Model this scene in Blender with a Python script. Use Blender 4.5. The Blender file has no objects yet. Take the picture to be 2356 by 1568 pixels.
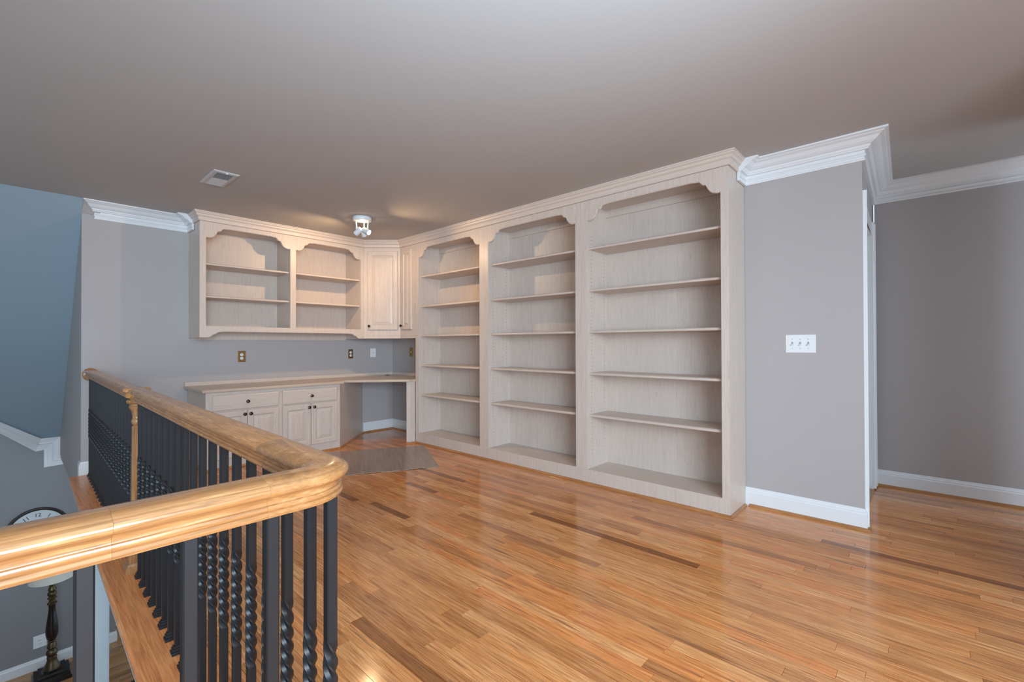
import bpy, bmesh, math, random
from mathutils import Vector, Matrix
C = bpy.context.scene.collection
scene = bpy.context.scene
R = math.radians

# ------------------------------------------------------------------ camera
W_PX, H_PX, F_PX = 2356.0, 1568.0, 1050.776
YAW, PITCH, ROLL, CAM_H = 0.8297427, 0.0072279, -0.0029433, 1.16
cam_d = bpy.data.cameras.new('camera')
cam = bpy.data.objects.new('camera', cam_d); C.objects.link(cam)
fw = Vector((math.sin(YAW)*math.cos(PITCH), math.cos(YAW)*math.cos(PITCH), math.sin(PITCH)))
r0 = Vector((math.cos(YAW), -math.sin(YAW), 0.0)); u0 = r0.cross(fw)
rr = r0*math.cos(ROLL)+u0*math.sin(ROLL); uu = -r0*math.sin(ROLL)+u0*math.cos(ROLL)
m = Matrix((rr, uu, -fw)).transposed().to_4x4(); m.translation = Vector((0, 0, CAM_H))
cam.matrix_world = m
cam_d.sensor_width = 36.0; cam_d.lens = 36.0*F_PX/W_PX
cam_d.clip_start = 0.03; cam_d.clip_end = 200
scene.camera = cam

# ------------------------------------------------------------------ world, lights, exposure
wd = bpy.data.worlds.new('world'); scene.world = wd; wd.use_nodes = True
bg = wd.node_tree.nodes['Background']
bg.inputs[0].default_value = (0.66, 0.82, 1.0, 1); bg.inputs[1].default_value = 0.85
scene.view_settings.view_transform = 'Standard'
scene.view_settings.look = 'None'
scene.view_settings.exposure = 0.47
scene.view_settings.gamma = 1.0
scene.view_settings.use_curve_mapping = False

def area(name, loc, target, sx, sy, energy, col):
    l = bpy.data.lights.new(name, 'AREA'); l.shape = 'RECTANGLE'; l.size = sx; l.size_y = sy
    l.energy = energy; l.color = col
    o = bpy.data.objects.new(name, l); C.objects.link(o); o.location = loc
    o.rotation_euler = (Vector(target)-Vector(loc)).to_track_quat('-Z', 'Y').to_euler()
    return o
def spot(name, loc, d, energy, angle, blend, col, rad=0.012):
    l = bpy.data.lights.new(name, 'SPOT'); l.energy = energy; l.spot_size = angle; l.spot_blend = blend
    l.color = col; l.shadow_soft_size = rad
    o = bpy.data.objects.new(name, l); C.objects.link(o); o.location = loc
    o.rotation_euler = Vector(d).to_track_quat('-Z', 'Y').to_euler()
    return o
# daylight of the tall windows of the stairwell side, left of and behind the camera
area('stairwell_window_light', (-3.6, 3.4, 1.0), (2.5, 3.6, 0.4), 2.0, 2.4, 24, (0.66, 0.84, 1.0))
# windows of the wall behind the camera
area('rear_window_light', (-0.5, -2.3, 1.5), (1.5, 3.0, 0.3), 2.4, 1.5, 120, (0.66, 0.83, 1.0)).data.spread = R(125)
area('hall_window_light', (4.35, -2.3, 1.4), (4.6, 0.3, 1.0), 0.8, 1.4, 15, (0.66, 0.83, 1.0))  # added fill to brighten the dim hall, no window known there
# bounced photographic light thrown at the ceiling above the camera
spot('bounce_light', (0.15, -0.55, 1.35), (0.34, 0.70, 1.05), 310.0, R(100), 1.0, (0.58, 0.81, 1.0), 0.15)

# ------------------------------------------------------------------ mesh helpers
class MB:
    def __init__(self, M=None):
        self.v = []; self.f = []; self.sm = []; self.M = M
    def add(self, vs, fs, smooth=False):
        b = len(self.v); self.v += [Vector(p) for p in vs]
        self.f += [[i+b for i in f] for f in fs]; self.sm += [smooth]*len(fs)
    def box(self, x0, x1, y0, y1, z0, z1):
        self.add([(x0,y0,z0),(x1,y0,z0),(x1,y1,z0),(x0,y1,z0),(x0,y0,z1),(x1,y0,z1),(x1,y1,z1),(x0,y1,z1)],
                 [(0,3,2,1),(4,5,6,7),(0,1,5,4),(1,2,6,5),(2,3,7,6),(3,0,4,7)])
    def cbox(self, x0, x1, y0, y1, z0, z1, c):
        # box with chamfered top and bottom rims
        def ring(i, z): return [(x0+i,y0+i,z),(x1-i,y0+i,z),(x1-i,y1-i,z),(x0+i,y1-i,z)]
        self.rings([ring(c, z0), ring(0, z0+c), ring(0, z1-c), ring(c, z1)])
    def rings(self, rs, cap=True, smooth=False, close=False):
        n = len(rs[0]); vs = [p for r in rs for p in r]; fs = []
        L = len(rs)
        for i in range(L-1 if not close else L):
            a, b = i*n, ((i+1) % L)*n
            for j in range(n):
                k = (j+1) % n; fs.append((a+j, a+k, b+k, b+j))
        self.add(vs, fs, smooth)
        if cap and not close:
            b = len(self.v)-L*n
            self.f.append([b+j for j in reversed(range(n))]); self.sm.append(False)
            self.f.append([b+(L-1)*n+j for j in range(n)]); self.sm.append(False)
    def prism(self, poly, a, b, axis='z'):
        def P(p, t):
            if axis == 'z': return (p[0], p[1], t)
            if axis == 'x': return (t, p[0], p[1])
            return (p[0], t, p[1])
        self.rings([[P(p, a) for p in poly], [P(p, b) for p in poly]])
    def lathe(self, prof, c=(0,0,0), seg=20, axis=None, cap=True):
        # prof: (r, h) pairs along axis
        ax = Vector(axis).normalized() if axis else Vector((0,0,1))
        t = Vector((1,0,0)) if abs(ax.x) < 0.9 else Vector((0,1,0))
        e1 = ax.cross(t).normalized(); e2 = ax.cross(e1)
        c = Vector(c); rs = []
        for (r, h) in prof:
            r = max(r, 1e-4)
            rs.append([c+ax*h+(e1*math.cos(2*math.pi*k/seg)+e2*math.sin(2*math.pi*k/seg))*r for k in range(seg)])
        self.rings(rs, smooth=True, cap=cap)
    def build(self, name, mat, parent=None, matrix=None, smooth=None, **props):
        me = bpy.data.meshes.new(name)
        me.from_pydata([tuple(p) for p in self.v], [], self.f)
        bm = bmesh.new(); bm.from_mesh(me)
        bmesh.ops.recalc_face_normals(bm, faces=bm.faces[:])
        bm.to_mesh(me); bm.free()
        for i, p in enumerate(me.polygons): p.use_smooth = self.sm[i] if i < len(self.sm) else False
        me.materials.append(mat)
        if any(self.sm): me.set_sharp_from_angle(angle=math.radians(38))
        o = bpy.data.objects.new(name, me); C.objects.link(o)
        if parent: o.parent = parent
        if matrix is not None: o.matrix_world = matrix
        for k, v in props.items(): o[k] = v
        return o

def sweep(mb, path, prof, z0=0.0, side=1, closed_prof=True, start_k=0.0, smooth=False, radial_z=False):
    """prof (offset outward, z); outward = right-hand side of the path when side = 1"""
    n = len(path); rs = []
    P = [Vector((p[0], p[1], p[2] if len(p) > 2 else 0.0)) for p in path]
    for i in range(n):
        def nrm(a, b):
            d = (b-a); d.z = 0; d.normalize(); return Vector((d.y, -d.x, 0))*side, d
        if i == 0: N, D = nrm(P[0], P[1]); k = 1.0
        elif i == n-1: N, D = nrm(P[-2], P[-1]); k = 1.0
        else:
            n1, d1 = nrm(P[i-1], P[i]); n2, d2 = nrm(P[i], P[i+1])
            N = (n1+n2).normalized(); k = 1.0/max(0.2, N.dot(n1)); D = d1
        rs.append([P[i]+N*(o*k)+Vector((0,0,z0+z))+(D*(-start_k*o) if i == 0 else Vector()) for (o, z) in prof])
    mb.rings(rs, cap=True, smooth=smooth)

def empty(name, loc=(0,0,0), rz=0.0, label=None, cat=None, group=None):
    o = bpy.data.objects.new(name, None); C.objects.link(o); o.location = loc
    o.rotation_euler = (0,0,rz); o.empty_display_size = 0.1
    if label: o['label'] = label
    if cat: o['category'] = cat
    if group: o['group'] = group
    bpy.context.view_layer.update()
    return o
def tag(o, label, cat, group=None):
    o['label'] = label; o['category'] = cat
    if group: o['group'] = group
    return o
def struct(o):
    o['kind'] = 'structure'; return o

# ------------------------------------------------------------------ materials
def new_mat(name):
    m = bpy.data.materials.new(name); m.use_nodes = True
    nt = m.node_tree; b = nt.nodes['Principled BSDF']
    return m, nt, b
def N(nt, t, **kw):
    n = nt.nodes.new(t)
    for k, v in kw.items(): setattr(n, k, v)
    return n
def plain(name, col, rough=0.5, metal=0.0, var=0.0, bump=0.0, bscale=200, spec=0.5):
    m, nt, b = new_mat(name)
    b.inputs['Roughness'].default_value = rough; b.inputs['Metallic'].default_value = metal
    b.inputs['Base Color'].default_value = (*col, 1)
    b.inputs['Specular IOR Level'].default_value = spec
    geo = N(nt, 'ShaderNodeNewGeometry')
    if var > 0:
        no = N(nt, 'ShaderNodeTexNoise'); no.inputs['Scale'].default_value = 1.7; no.inputs['Detail'].default_value = 4
        nt.links.new(geo.outputs['Position'], no.inputs['Vector'])
        mx = N(nt, 'ShaderNodeMix', data_type='RGBA')
        mx.inputs[6].default_value = (*[c*(1-var) for c in col], 1); mx.inputs[7].default_value = (*[min(1, c*(1+var)) for c in col], 1)
        nt.links.new(no.outputs['Fac'], mx.inputs[0]); nt.links.new(mx.outputs[2], b.inputs['Base Color'])
    if bump > 0:
        n2 = N(nt, 'ShaderNodeTexNoise'); n2.inputs['Scale'].default_value = bscale; n2.inputs['Detail'].default_value = 3
        nt.links.new(geo.outputs['Position'], n2.inputs['Vector'])
        bp = N(nt, 'ShaderNodeBump'); bp.inputs['Strength'].default_value = bump; bp.inputs['Distance'].default_value = 0.001
        nt.links.new(n2.outputs['Fac'], bp.inputs['Height']); nt.links.new(bp.outputs['Normal'], b.inputs['Normal'])
    return m
def wood(name, stops, sc, rough=0.35, coords='Object', bump=0.15, spec=0.5, streak=None, attr=False, coat=0.0, fine=0.0, dist=0.6):
    """grain stretched by sc (small number = along the grain); stops for the colour ramp"""
    m, nt, b = new_mat(name)
    L = nt.links
    if coords == 'Object': src = N(nt, 'ShaderNodeTexCoord').outputs['Object']
    else: src = N(nt, 'ShaderNodeNewGeometry').outputs['Position']
    if attr:
        at = N(nt, 'ShaderNodeAttribute', attribute_name='rnd')
        rnd = at.outputs['Fac']
    else:
        rnd = N(nt, 'ShaderNodeObjectInfo').outputs['Random']
    cmb = N(nt, 'ShaderNodeMath', operation='MULTIPLY'); cmb.inputs[1].default_value = 37.0
    L.new(rnd, cmb.inputs[0])
    mp = N(nt, 'ShaderNodeMapping'); mp.inputs['Scale'].default_value = sc
    L.new(src, mp.inputs['Vector'])
    ad = N(nt, 'ShaderNodeVectorMath', operation='ADD')
    L.new(mp.outputs[0], ad.inputs[0]); L.new(cmb.outputs[0], ad.inputs[1])
    n1 = N(nt, 'ShaderNodeTexNoise'); n1.inputs['Scale'].default_value = 1.0; n1.inputs['Detail'].default_value = 5
    n1.inputs['Roughness'].default_value = 0.65; n1.inputs['Distortion'].default_value = dist
    L.new(ad.outputs[0], n1.inputs['Vector'])
    rp = N(nt, 'ShaderNodeValToRGB'); el = rp.color_ramp.elements
    el[0].position, el[0].color = stops[0][0], (*stops[0][1], 1)
    el[1].position, el[1].color = stops[-1][0], (*stops[-1][1], 1)
    for p, c in stops[1:-1]:
        e = el.new(p); e.color = (*c, 1)
    L.new(n1.outputs['Fac'], rp.inputs[0])
    out = rp.outputs[0]
    if attr:
        # each board its own tone
        r2 = N(nt, 'ShaderNodeMath', operation='MULTIPLY'); r2.inputs[1].default_value = 7.31
        L.new(rnd, r2.inputs[0])
        fr = N(nt, 'ShaderNodeMath', operation='FRACT'); L.new(r2.outputs[0], fr.inputs[0])
        tr = N(nt, 'ShaderNodeValToRGB'); te = tr.color_ramp.elements
        te[0].position = 0.0; te[0].color = (0.42, 0.33, 0.27, 1)
        te[1].position = 1.0; te[1].color = (1.16, 1.2, 1.25, 1)
        for p, c in ((0.012, (0.55, 0.46, 0.40)), (0.04, (0.74, 0.66, 0.60)), (0.25, (0.88, 0.82, 0.77)), (0.5, (1.0, 0.93, 0.84)), (0.62, (1.06, 0.88, 0.74)), (0.8, (1.0, 1.0, 1.0))):
            e = te.new(p); e.color = (*c, 1)
        L.new(fr.outputs[0], tr.inputs[0])
        mu = N(nt, 'ShaderNodeMix', data_type='RGBA', blend_type='MULTIPLY'); mu.inputs[0].default_value = 1.0
        L.new(out, mu.inputs[6]); L.new(tr.outputs[0], mu.inputs[7]); out = mu.outputs[2]
    if streak:
        mp2 = N(nt, 'ShaderNodeMapping'); mp2.inputs['Scale'].default_value = streak[0]
        L.new(src, mp2.inputs['Vector'])
        ad2 = N(nt, 'ShaderNodeVectorMath', operation='ADD')
        L.new(mp2.outputs[0], ad2.inputs[0]); L.new(cmb.outputs[0], ad2.inputs[1])
        n3 = N(nt, 'ShaderNodeTexNoise'); n3.inputs['Scale'].default_value = 1.0; n3.inputs['Detail'].default_value = 3; n3.inputs['Distortion'].default_value = 1.2
        L.new(ad2.outputs[0], n3.inputs['Vector'])
        r3 = N(nt, 'ShaderNodeValToRGB'); r3.color_ramp.elements[0].position = streak[1]; r3.color_ramp.elements[0].color = (0,0,0,1)
        r3.color_ramp.elements[1].position = streak[2]; r3.color_ramp.elements[1].color = (1,1,1,1)
        L.new(n3.outputs['Fac'], r3.inputs[0])
        ms = N(nt, 'ShaderNodeMath', operation='MULTIPLY'); ms.inputs[1].default_value = streak[4]
        L.new(r3.outputs[0], ms.inputs[0])
        mx = N(nt, 'ShaderNodeMix', data_type='RGBA'); mx.inputs[7].default_value = (*streak[3], 1)
        L.new(ms.outputs[0], mx.inputs[0]); L.new(out, mx.inputs[6]); out = mx.outputs[2]
    if fine > 0:
        sf = tuple(c*4.5 if c > 20 else c*2.2 for c in sc)
        mp4 = N(nt, 'ShaderNodeMapping'); mp4.inputs['Scale'].default_value = sf; L.new(src, mp4.inputs['Vector'])
        ad4 = N(nt, 'ShaderNodeVectorMath', operation='ADD'); L.new(mp4.outputs[0], ad4.inputs[0]); L.new(cmb.outputs[0], ad4.inputs[1])
        n4 = N(nt, 'ShaderNodeTexNoise'); n4.inputs['Scale'].default_value = 1.0; n4.inputs['Detail'].default_value = 2; L.new(ad4.outputs[0], n4.inputs['Vector'])
        mr = N(nt, 'ShaderNodeMapRange'); mr.inputs[1].default_value = 0.30; mr.inputs[2].default_value = 0.60; mr.inputs[3].default_value = 1.0-fine; mr.inputs[4].default_value = 1.0+fine*0.12
        L.new(n4.outputs['Fac'], mr.inputs[0])
        mf = N(nt, 'ShaderNodeMix', data_type='RGBA', blend_type='MULTIPLY'); mf.inputs[0].default_value = 1.0
        L.new(out, mf.inputs[6]); L.new(mr.outputs[0], mf.inputs[7]); out = mf.outputs[2]
    L.new(out, b.inputs['Base Color'])
    b.inputs['Roughness'].default_value = rough
    b.inputs['Specular IOR Level'].default_value = spec
    if coat > 0:
        b.inputs['Coat Weight'].default_value = coat; b.inputs['Coat Roughness'].default_value = 0.08
    if bump > 0:
        bp = N(nt, 'ShaderNodeBump'); bp.inputs['Strength'].default_value = bump; bp.inputs['Distance'].default_value = 0.0006
        L.new(n1.outputs['Fac'], bp.inputs['Height']); L.new(bp.outputs['Normal'], b.inputs['Normal'])
    return m

def mul(c, k): return tuple(x*k for x in c)
MAP = (0.64, 0.54, 0.465)
maple_stops = [(0.28, mul(MAP, 0.93)), (0.45, mul(MAP, 0.99)), (0.7, mul(MAP, 1.05))]
fleck = lambda s: (s, 0.63, 0.70, (0.40, 0.27, 0.19), 0.45)
M = {}
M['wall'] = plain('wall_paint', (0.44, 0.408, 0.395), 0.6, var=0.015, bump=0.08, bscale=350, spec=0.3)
M['wall_low'] = plain('lower_wall_paint', (0.27, 0.265, 0.265), 0.6, var=0.015, spec=0.3)  # same wall paint, colour darkened for the dimmer light downstairs
M['ceiling'] = plain('ceiling_paint', (0.50, 0.475, 0.455), 0.85, var=0.015, bump=0.08, bscale=300, spec=0.2)
M['trim'] = plain('trim_paint', (0.78, 0.79, 0.79), 0.28, spec=0.5)
M['maple_z'] = wood('maple_vertical', maple_stops, (60, 60, 3.2), 0.38, fine=0.10, streak=fleck((150, 150, 9)))
M['maple_x'] = wood('maple_across', maple_stops, (3.2, 60, 60), 0.38, fine=0.10, streak=fleck((9, 150, 150)))
M['maple_world_y'] = wood('maple_crown', maple_stops, (60, 3.2, 60), 0.38)
M['counter'] = wood('maple_counter', [(0.3, (0.50, 0.395, 0.315)), (0.7, (0.60, 0.48, 0.385))], (3.0, 60, 60), 0.3)
OAK = (0.44, 0.20, 0.068)
oak_stops = [(0.25, mul(OAK, 0.66)), (0.42, mul(OAK, 0.90)), (0.55, OAK), (0.75, (0.62, 0.33, 0.135))]
M['floor'] = wood('oak_floor', [(0.27, (0.36, 0.118, 0.040)), (0.40, (0.60, 0.232, 0.078)), (0.53, (0.78, 0.350, 0.125)), (0.75, (0.92, 0.51, 0.225))],
                  (90, 3.2, 1), 0.13, coords='Pos', bump=0.04, attr=True, streak=((46, 2.2, 1), 0.60, 0.72, (0.22, 0.095, 0.045), 0.7), fine=0.30, dist=1.6)
M['floor_x'] = wood('oak_floor_across', [(0.25, (0.28, 0.135, 0.06)), (0.45, (0.45, 0.24, 0.10)), (0.75, (0.62, 0.38, 0.19))],
                  (4.0, 75, 1), 0.2, coords='Pos', bump=0.05, attr=True)
M['rail_y'] = wood('oak_rail', [(p_, mul(c_, 1.32)) for p_, c_ in oak_stops], (85, 8, 85), 0.25, coords='Pos', bump=0.15, fine=0.28, coat=0.15, spec=0.35, streak=((240, 11, 240), 0.60, 0.67, (0.25, 0.12, 0.05), 0.55))  # same rail oak, colour lightened to offset shade on its top
M['rail_x'] = wood('oak_rail_across', oak_stops, (8, 85, 85), 0.25, coords='Pos', bump=0.15, fine=0.28, coat=0.5, streak=((11, 240, 240), 0.60, 0.67, (0.25, 0.12, 0.05), 0.55))
M['rail_turn'] = wood('oak_rail_turn', oak_stops, (22, 28, 85), 0.25, coords='Pos', bump=0.12, fine=0.2, coat=0.5)
M['post'] = wood('oak_post', [(0.25, (0.20, 0.085, 0.03)), (0.5, (0.36, 0.17, 0.065)), (0.75, (0.46, 0.24, 0.10))], (90, 90, 5), 0.22, coords='Pos', bump=0.3)
M['tread'] = wood('oak_tread', [(0.25, (0.52, 0.19, 0.065)), (0.42, (0.76, 0.27, 0.09)), (0.55, (0.86, 0.335, 0.115)), (0.75, (0.90, 0.42, 0.16))], (40, 2.4, 1), 0.3, coords='Pos', bump=0.1, fine=0.25, dist=2.0)
M['shoe'] = wood('oak_shoe', [(0.3, (0.33, 0.13, 0.04)), (0.7, (0.50, 0.23, 0.085))], (20, 3, 20), 0.3, coords='Pos')
M['mat'] = wood('chair_mat', [(0.3, (0.25, 0.175, 0.135)), (0.7, (0.43, 0.325, 0.26))], (60, 2.0, 1), 0.32, bump=0.0)
M['iron'] = plain('black_iron', (0.010, 0.011, 0.013), 0.40, metal=0.0, bump=0.05, bscale=500, spec=0.45)
M['knob'] = plain('dark_bronze', (0.055, 0.045, 0.04), 0.22, metal=0.9)
M['brass'] = plain('aged_brass', (0.36, 0.22, 0.08), 0.35, metal=0.9)
M['white_plastic'] = plain('white_plastic', (0.80, 0.82, 0.82), 0.3)
M['ivory'] = plain('ivory_plastic', (0.62, 0.56, 0.42), 0.35)
M['dark'] = plain('dark_slot', (0.03, 0.028, 0.025), 0.6)
M['slot_grey'] = plain('slot_grey', (0.35, 0.36, 0.37), 0.6)
M['white_metal'] = plain('white_metal', (0.74, 0.76, 0.78), 0.35)
M['column'] = plain('column_paint', (0.50, 0.55, 0.57), 0.4)
M['vent'] = plain('vent_metal', (0.55, 0.53, 0.51), 0.45)
M['slope'] = plain('sloped_ceiling_paint', (0.30, 0.385, 0.445), 0.7, var=0.015, spec=0.3)  # bluish daylight on the slope is put into its colour
M['fascia'] = plain('fascia_paint', (0.60, 0.63, 0.58), 0.5)
M['shade'] = plain('lamp_shade_linen', (0.70, 0.66, 0.56), 0.8)
M['lampblack'] = plain('black_lacquer', (0.012, 0.010, 0.009), 0.15)
M['gold'] = plain('bronze_gilt', (0.10, 0.075, 0.04), 0.3, metal=0.7)
M['clockrim'] = plain('dark_wood_rim', (0.03, 0.022, 0.018), 0.35)
M['clockface'] = plain('clock_face', (0.62, 0.66, 0.66), 0.5)
M['leather'] = plain('black_leather', (0.015, 0.015, 0.016), 0.4)
def emis(name, col, s):
    m, nt, b = new_mat(name); b.inputs['Emission Color'].default_value = (*col, 1); b.inputs['Emission Strength'].default_value = s
    b.inputs['Base Color'].default_value = (*col, 1); return m
M['bulb'] = emis('lit_bulb', (1.0, 0.93, 0.80), 6.0)

# ------------------------------------------------------------------ key dimensions
H = 2.44
XF = 3.224; XR_W = 3.575; YB = 5.53; YCAB = 5.132; X_HALL = 4.78; X_SIDE = 0.407
Z_LOW = -2.78; Y_LOW = 8.05
Y_SLOPE = 5.41
Y_NEAR = -2.4
def bx(name, mat, *a, **k):
    mb = MB(); mb.box(*a); return mb.build(name, mat, **k)

# ------------------------------------------------------------------ shell
mb = MB(); mb.box(-4.0, 5.2, Y_NEAR, Y_SLOPE, H, H+0.1); mb.box(X_SIDE, 5.2, Y_SLOPE, YB+0.12, H, H+0.1)
struct(mb.build('ceiling', M['ceiling']))
# back wall of the loft; its left end is the corner of the stairwell
mb = MB(); mb.box(X_SIDE+0.12, 3.72, YB, YB+0.12, -0.03, H)
struct(mb.build('wall_back', M['wall']))
mb = MB(); mb.prism([(YB, H), (Y_SLOPE+0.02, H), (YB, H-0.107)], X_SIDE, X_SIDE+0.12, 'x')
mb.prism([(YB, -0.24), (Y_LOW, -0.24), (Y_LOW, 0.04), (YB, 2.33)], X_SIDE, X_SIDE+0.12, 'x')
mb.build('wall_side', M['wall']); struct(bpy.data.objects['wall_side'])
# right wall, behind the bookcases, ends at the hall
bx('wall_right', M['wall'], XR_W, XR_W+0.13, 0.52, YB+0.12, -0.03, H)
struct(bpy.data.objects['wall_right'])
# wall along the hall with a door; very slightly out of square
mb = MB()
def hall(x0, x1, z0, z1):
    y0 = 0.305+(x0-XR_W)*0.03; y1 = 0.305+(x1-XR_W)*0.03
    mb.rings([[(x0, y0, z0), (x1, y1, z0), (x1, 0.52, z0), (x0, 0.52, z0)], [(x0, y0, z1), (x1, y1, z1), (x1, 0.52, z1), (x0, 0.52, z1)]])
hall(XR_W, 3.70, -0.03, H); hall(4.62, 4.90, -0.03, H); hall(3.70, 4.62, 2.03, H)
struct(mb.build('wall_hall_end', M['wall']))
bx('wall_hall_side', M['wall'], X_HALL, X_HALL+0.12, Y_NEAR, 0.33, -0.03, H); struct(bpy.data.objects['wall_hall_side'])
bx('wall_hall_near', M['wall'], 2.75, 3.95, -0.80, -0.68, -0.03, H); struct(bpy.data.objects['wall_hall_near'])  # unseen wall added to keep window light off the hall
bx('wall_behind', M['wall'], 2.1, X_HALL, Y_NEAR-0.1, Y_NEAR, -0.03, H); struct(bpy.data.objects['wall_behind'])  # unseen wall added to darken the hall, left side open for light

# door in the hall wall
root = struct(empty('door_1', (3.70, 0.36, 0)))
mb = MB(); mb.box(0.018, 0.902, 0.02, 0.055, 0.008, 2.012)
d = mb.build('door_leaf', M['trim'], root)
mb = MB()
for z0, z1 in ((0.25, 0.85), (1.0, 1.85)):
    for x0, x1 in ((0.12, 0.42), (0.50, 0.80)):
        mb.box(x0, x1, 0.012, 0.02, z0, z1)
mb.build('raised_panel', M['trim'], d)
mb = MB(); mb.lathe([(0.02, 0), (0.012, 0.02), (0.026, 0.04), (0.022, 0.06), (0.0, 0.065)], (0.07, 0.02, 0.95), 16, (0, -1, 0)); mb.build('door_knob', M['knob'], d)
mb = MB(); mb.box(0.017, 0.903, -0.030, 0.12, -0.018, 0.006); mb.build('threshold', M['shoe'], root)
def casing(name, x0, x1, z0, z1, flip=False):
    pr = [(0, 0), (0, 0.021), (0.16, 0.021), (0.22, 0.016), (0.80, 0.014), (0.86, 0.017), (0.94, 0.017), (1, 0.008), (1, 0)]
    if flip: pr = [(1-a, t) for a, t in reversed(pr)]
    mb = MB(); pts = []
    for a, t in pr:
        xx = x0+(x1-x0)*a; pts.append((xx-3.70, 0.305+(xx-XR_W)*0.03-t-0.36))
    mb.prism(pts, z0, z1, 'z'); return mb.build(name, M['trim'], root)
casing('casing', 3.600, 3.715, 0.012, 2.12); casing('casing', 4.60, 4.715, 0.012, 2.12, True)
mb = MB(); mb.rings([[(0.0155, -0.055+0.0034, z), (0.8995, -0.055+0.030-0.0005, z), (0.8995, -0.023, z), (0.0155, -0.0505+0.0, z)] for z in (2.02, 2.12)]); mb.build('casing_head', M['trim'], root)
mb = MB(); mb.box(0.0005, 0.016, -0.050, 0.12, 0.0, 2.015); mb.box(0.904, 0.9195, -0.024, 0.12, 0.0, 2.015); mb.box(0.016, 0.904, -0.024, 0.12, 2.014, 2.029); mb.build('jamb', M['trim'], root)

# ------------------------------------------------------------------ floor of narrow oak boards, each its own piece
rng = random.Random(11)
def proj(p):
    q = Vector(p)-Vector((0, 0, CAM_H)); d = q.dot(fw)
    if d < 0.1: return None
    return W_PX/2+F_PX*q.dot(rr)/d, H_PX/2-F_PX*q.dot(uu)/d, d
def mkboard(x0, x1, y0, y1, rnd, z=0.0, th=0.018):
    g = 0.0005; c = 0.0006
    x0 += g; x1 -= g; y0 += g*0.8; y1 -= g*0.8
    v = [(x0, y0, z-th), (x1, y0, z-th), (x1, y1, z-th), (x0, y1, z-th),
         (x0, y0, z-c), (x1, y0, z-c), (x1, y1, z-c), (x0, y1, z-c),
         (x0+c, y0+c, z), (x1-c, y0+c, z), (x1-c, y1-c, z), (x0+c, y1-c, z)]
    f = [(0,3,2,1)]
    for a in (0, 4):
        for j in range(4):
            k = (j+1) % 4; f.append((a+j, a+k, a+4+k, a+4+j))
    f.append((8, 9, 10, 11)); return v, f, rnd
X_EDGE = 0.50; Y_EDGE = 0.62
BW = 0.0572; boards = []
x = X_EDGE
cols = []
while x < X_HALL: cols.append((x, min(x+BW, X_HALL))); x += BW
x = X_EDGE
while x > -3.0: cols.append((x-BW, x)); x -= BW
for (xa, xb) in cols:
    ymin = Y_NEAR
    xm = (xa+xb)/2
    if xm < X_EDGE: ymax = Y_EDGE
    elif xm < XR_W+0.02: ymax = YB
    else: ymax = 0.315+(xm-XR_W)*0.03
    if xa < XR_W < xb: xb2 = xb
    y = ymin-rng.random()*0.8
    while y < ymax:
        L = rng.choice([0.28, 0.4, 0.55, 0.7, 0.85, 1.0, 1.25, 1.5])*rng.uniform(0.85, 1.15)
        ya, yb = max(y, ymin), min(y+L, ymax)
        if ymax-yb < 0.08: yb = ymax
        if yb-ya > 0.02: boards.append((xa, xb, ya, yb, rng.random()))
        y = yb if yb >= ymax else y+L
def occluded(X, Y):
    return X > XF-0.0 and Y > 0.99
def area_px(bd):
    xa, xb, ya, yb, _ = bd; tot = 0; n = 6
    for i in range(n):
        y0, y1 = ya+(yb-ya)*i/n, ya+(yb-ya)*(i+1)/n; xm, ym = (xa+xb)/2, (y0+y1)/2
        p = proj((xm, ym, 0))
        if not p or occluded(xm, ym) or not (0 < p[0] < W_PX and 0 < p[1] < H_PX): continue
        if p[0] < 640 : continue
        a, b_, c_, d_ = proj((xa, y0, 0)), proj((xb, y0, 0)), proj((xb, y1, 0)), proj((xa, y1, 0))
        if not (a and b_ and c_ and d_): continue
        P4 = (a, b_, c_, d_)
        tot += 0.5*abs(sum(P4[k][0]*P4[(k+1) % 4][1]-P4[(k+1) % 4][0]*P4[k][1] for k in range(4)))
    return tot
boards.sort(key=area_px, reverse=True)
floor = bx('floor', M['dark'], X_EDGE, X_HALL, Y_NEAR, YB, -0.03, -0.0185); struct(floor)
def board_obj(name, lst, mat, parent, stuff=False):
    V, Fc, A = [], [], []
    for bd in lst:
        v, f, r = mkboard(*bd) if not isinstance(bd[0], tuple) else bd
        b = len(V); V += v; Fc += [[i+b for i in q] for q in f]; A += [r]*len(f)
    me = bpy.data.meshes.new(name); me.from_pydata(V, [], Fc)
    at = me.attributes.new('rnd', 'FLOAT', 'FACE'); at.data.foreach_set('value', A)
    me.materials.append(mat)
    o = bpy.data.objects.new(name, me); C.objects.link(o); o.parent = parent
    if stuff: o['kind'] = 'stuff'
    return o
for bd in boards[:298]: board_obj('floor_board', [bd], M['floor'], floor)
board_obj('floor_boards', boards[298:], M['floor'], floor, True)

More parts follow.
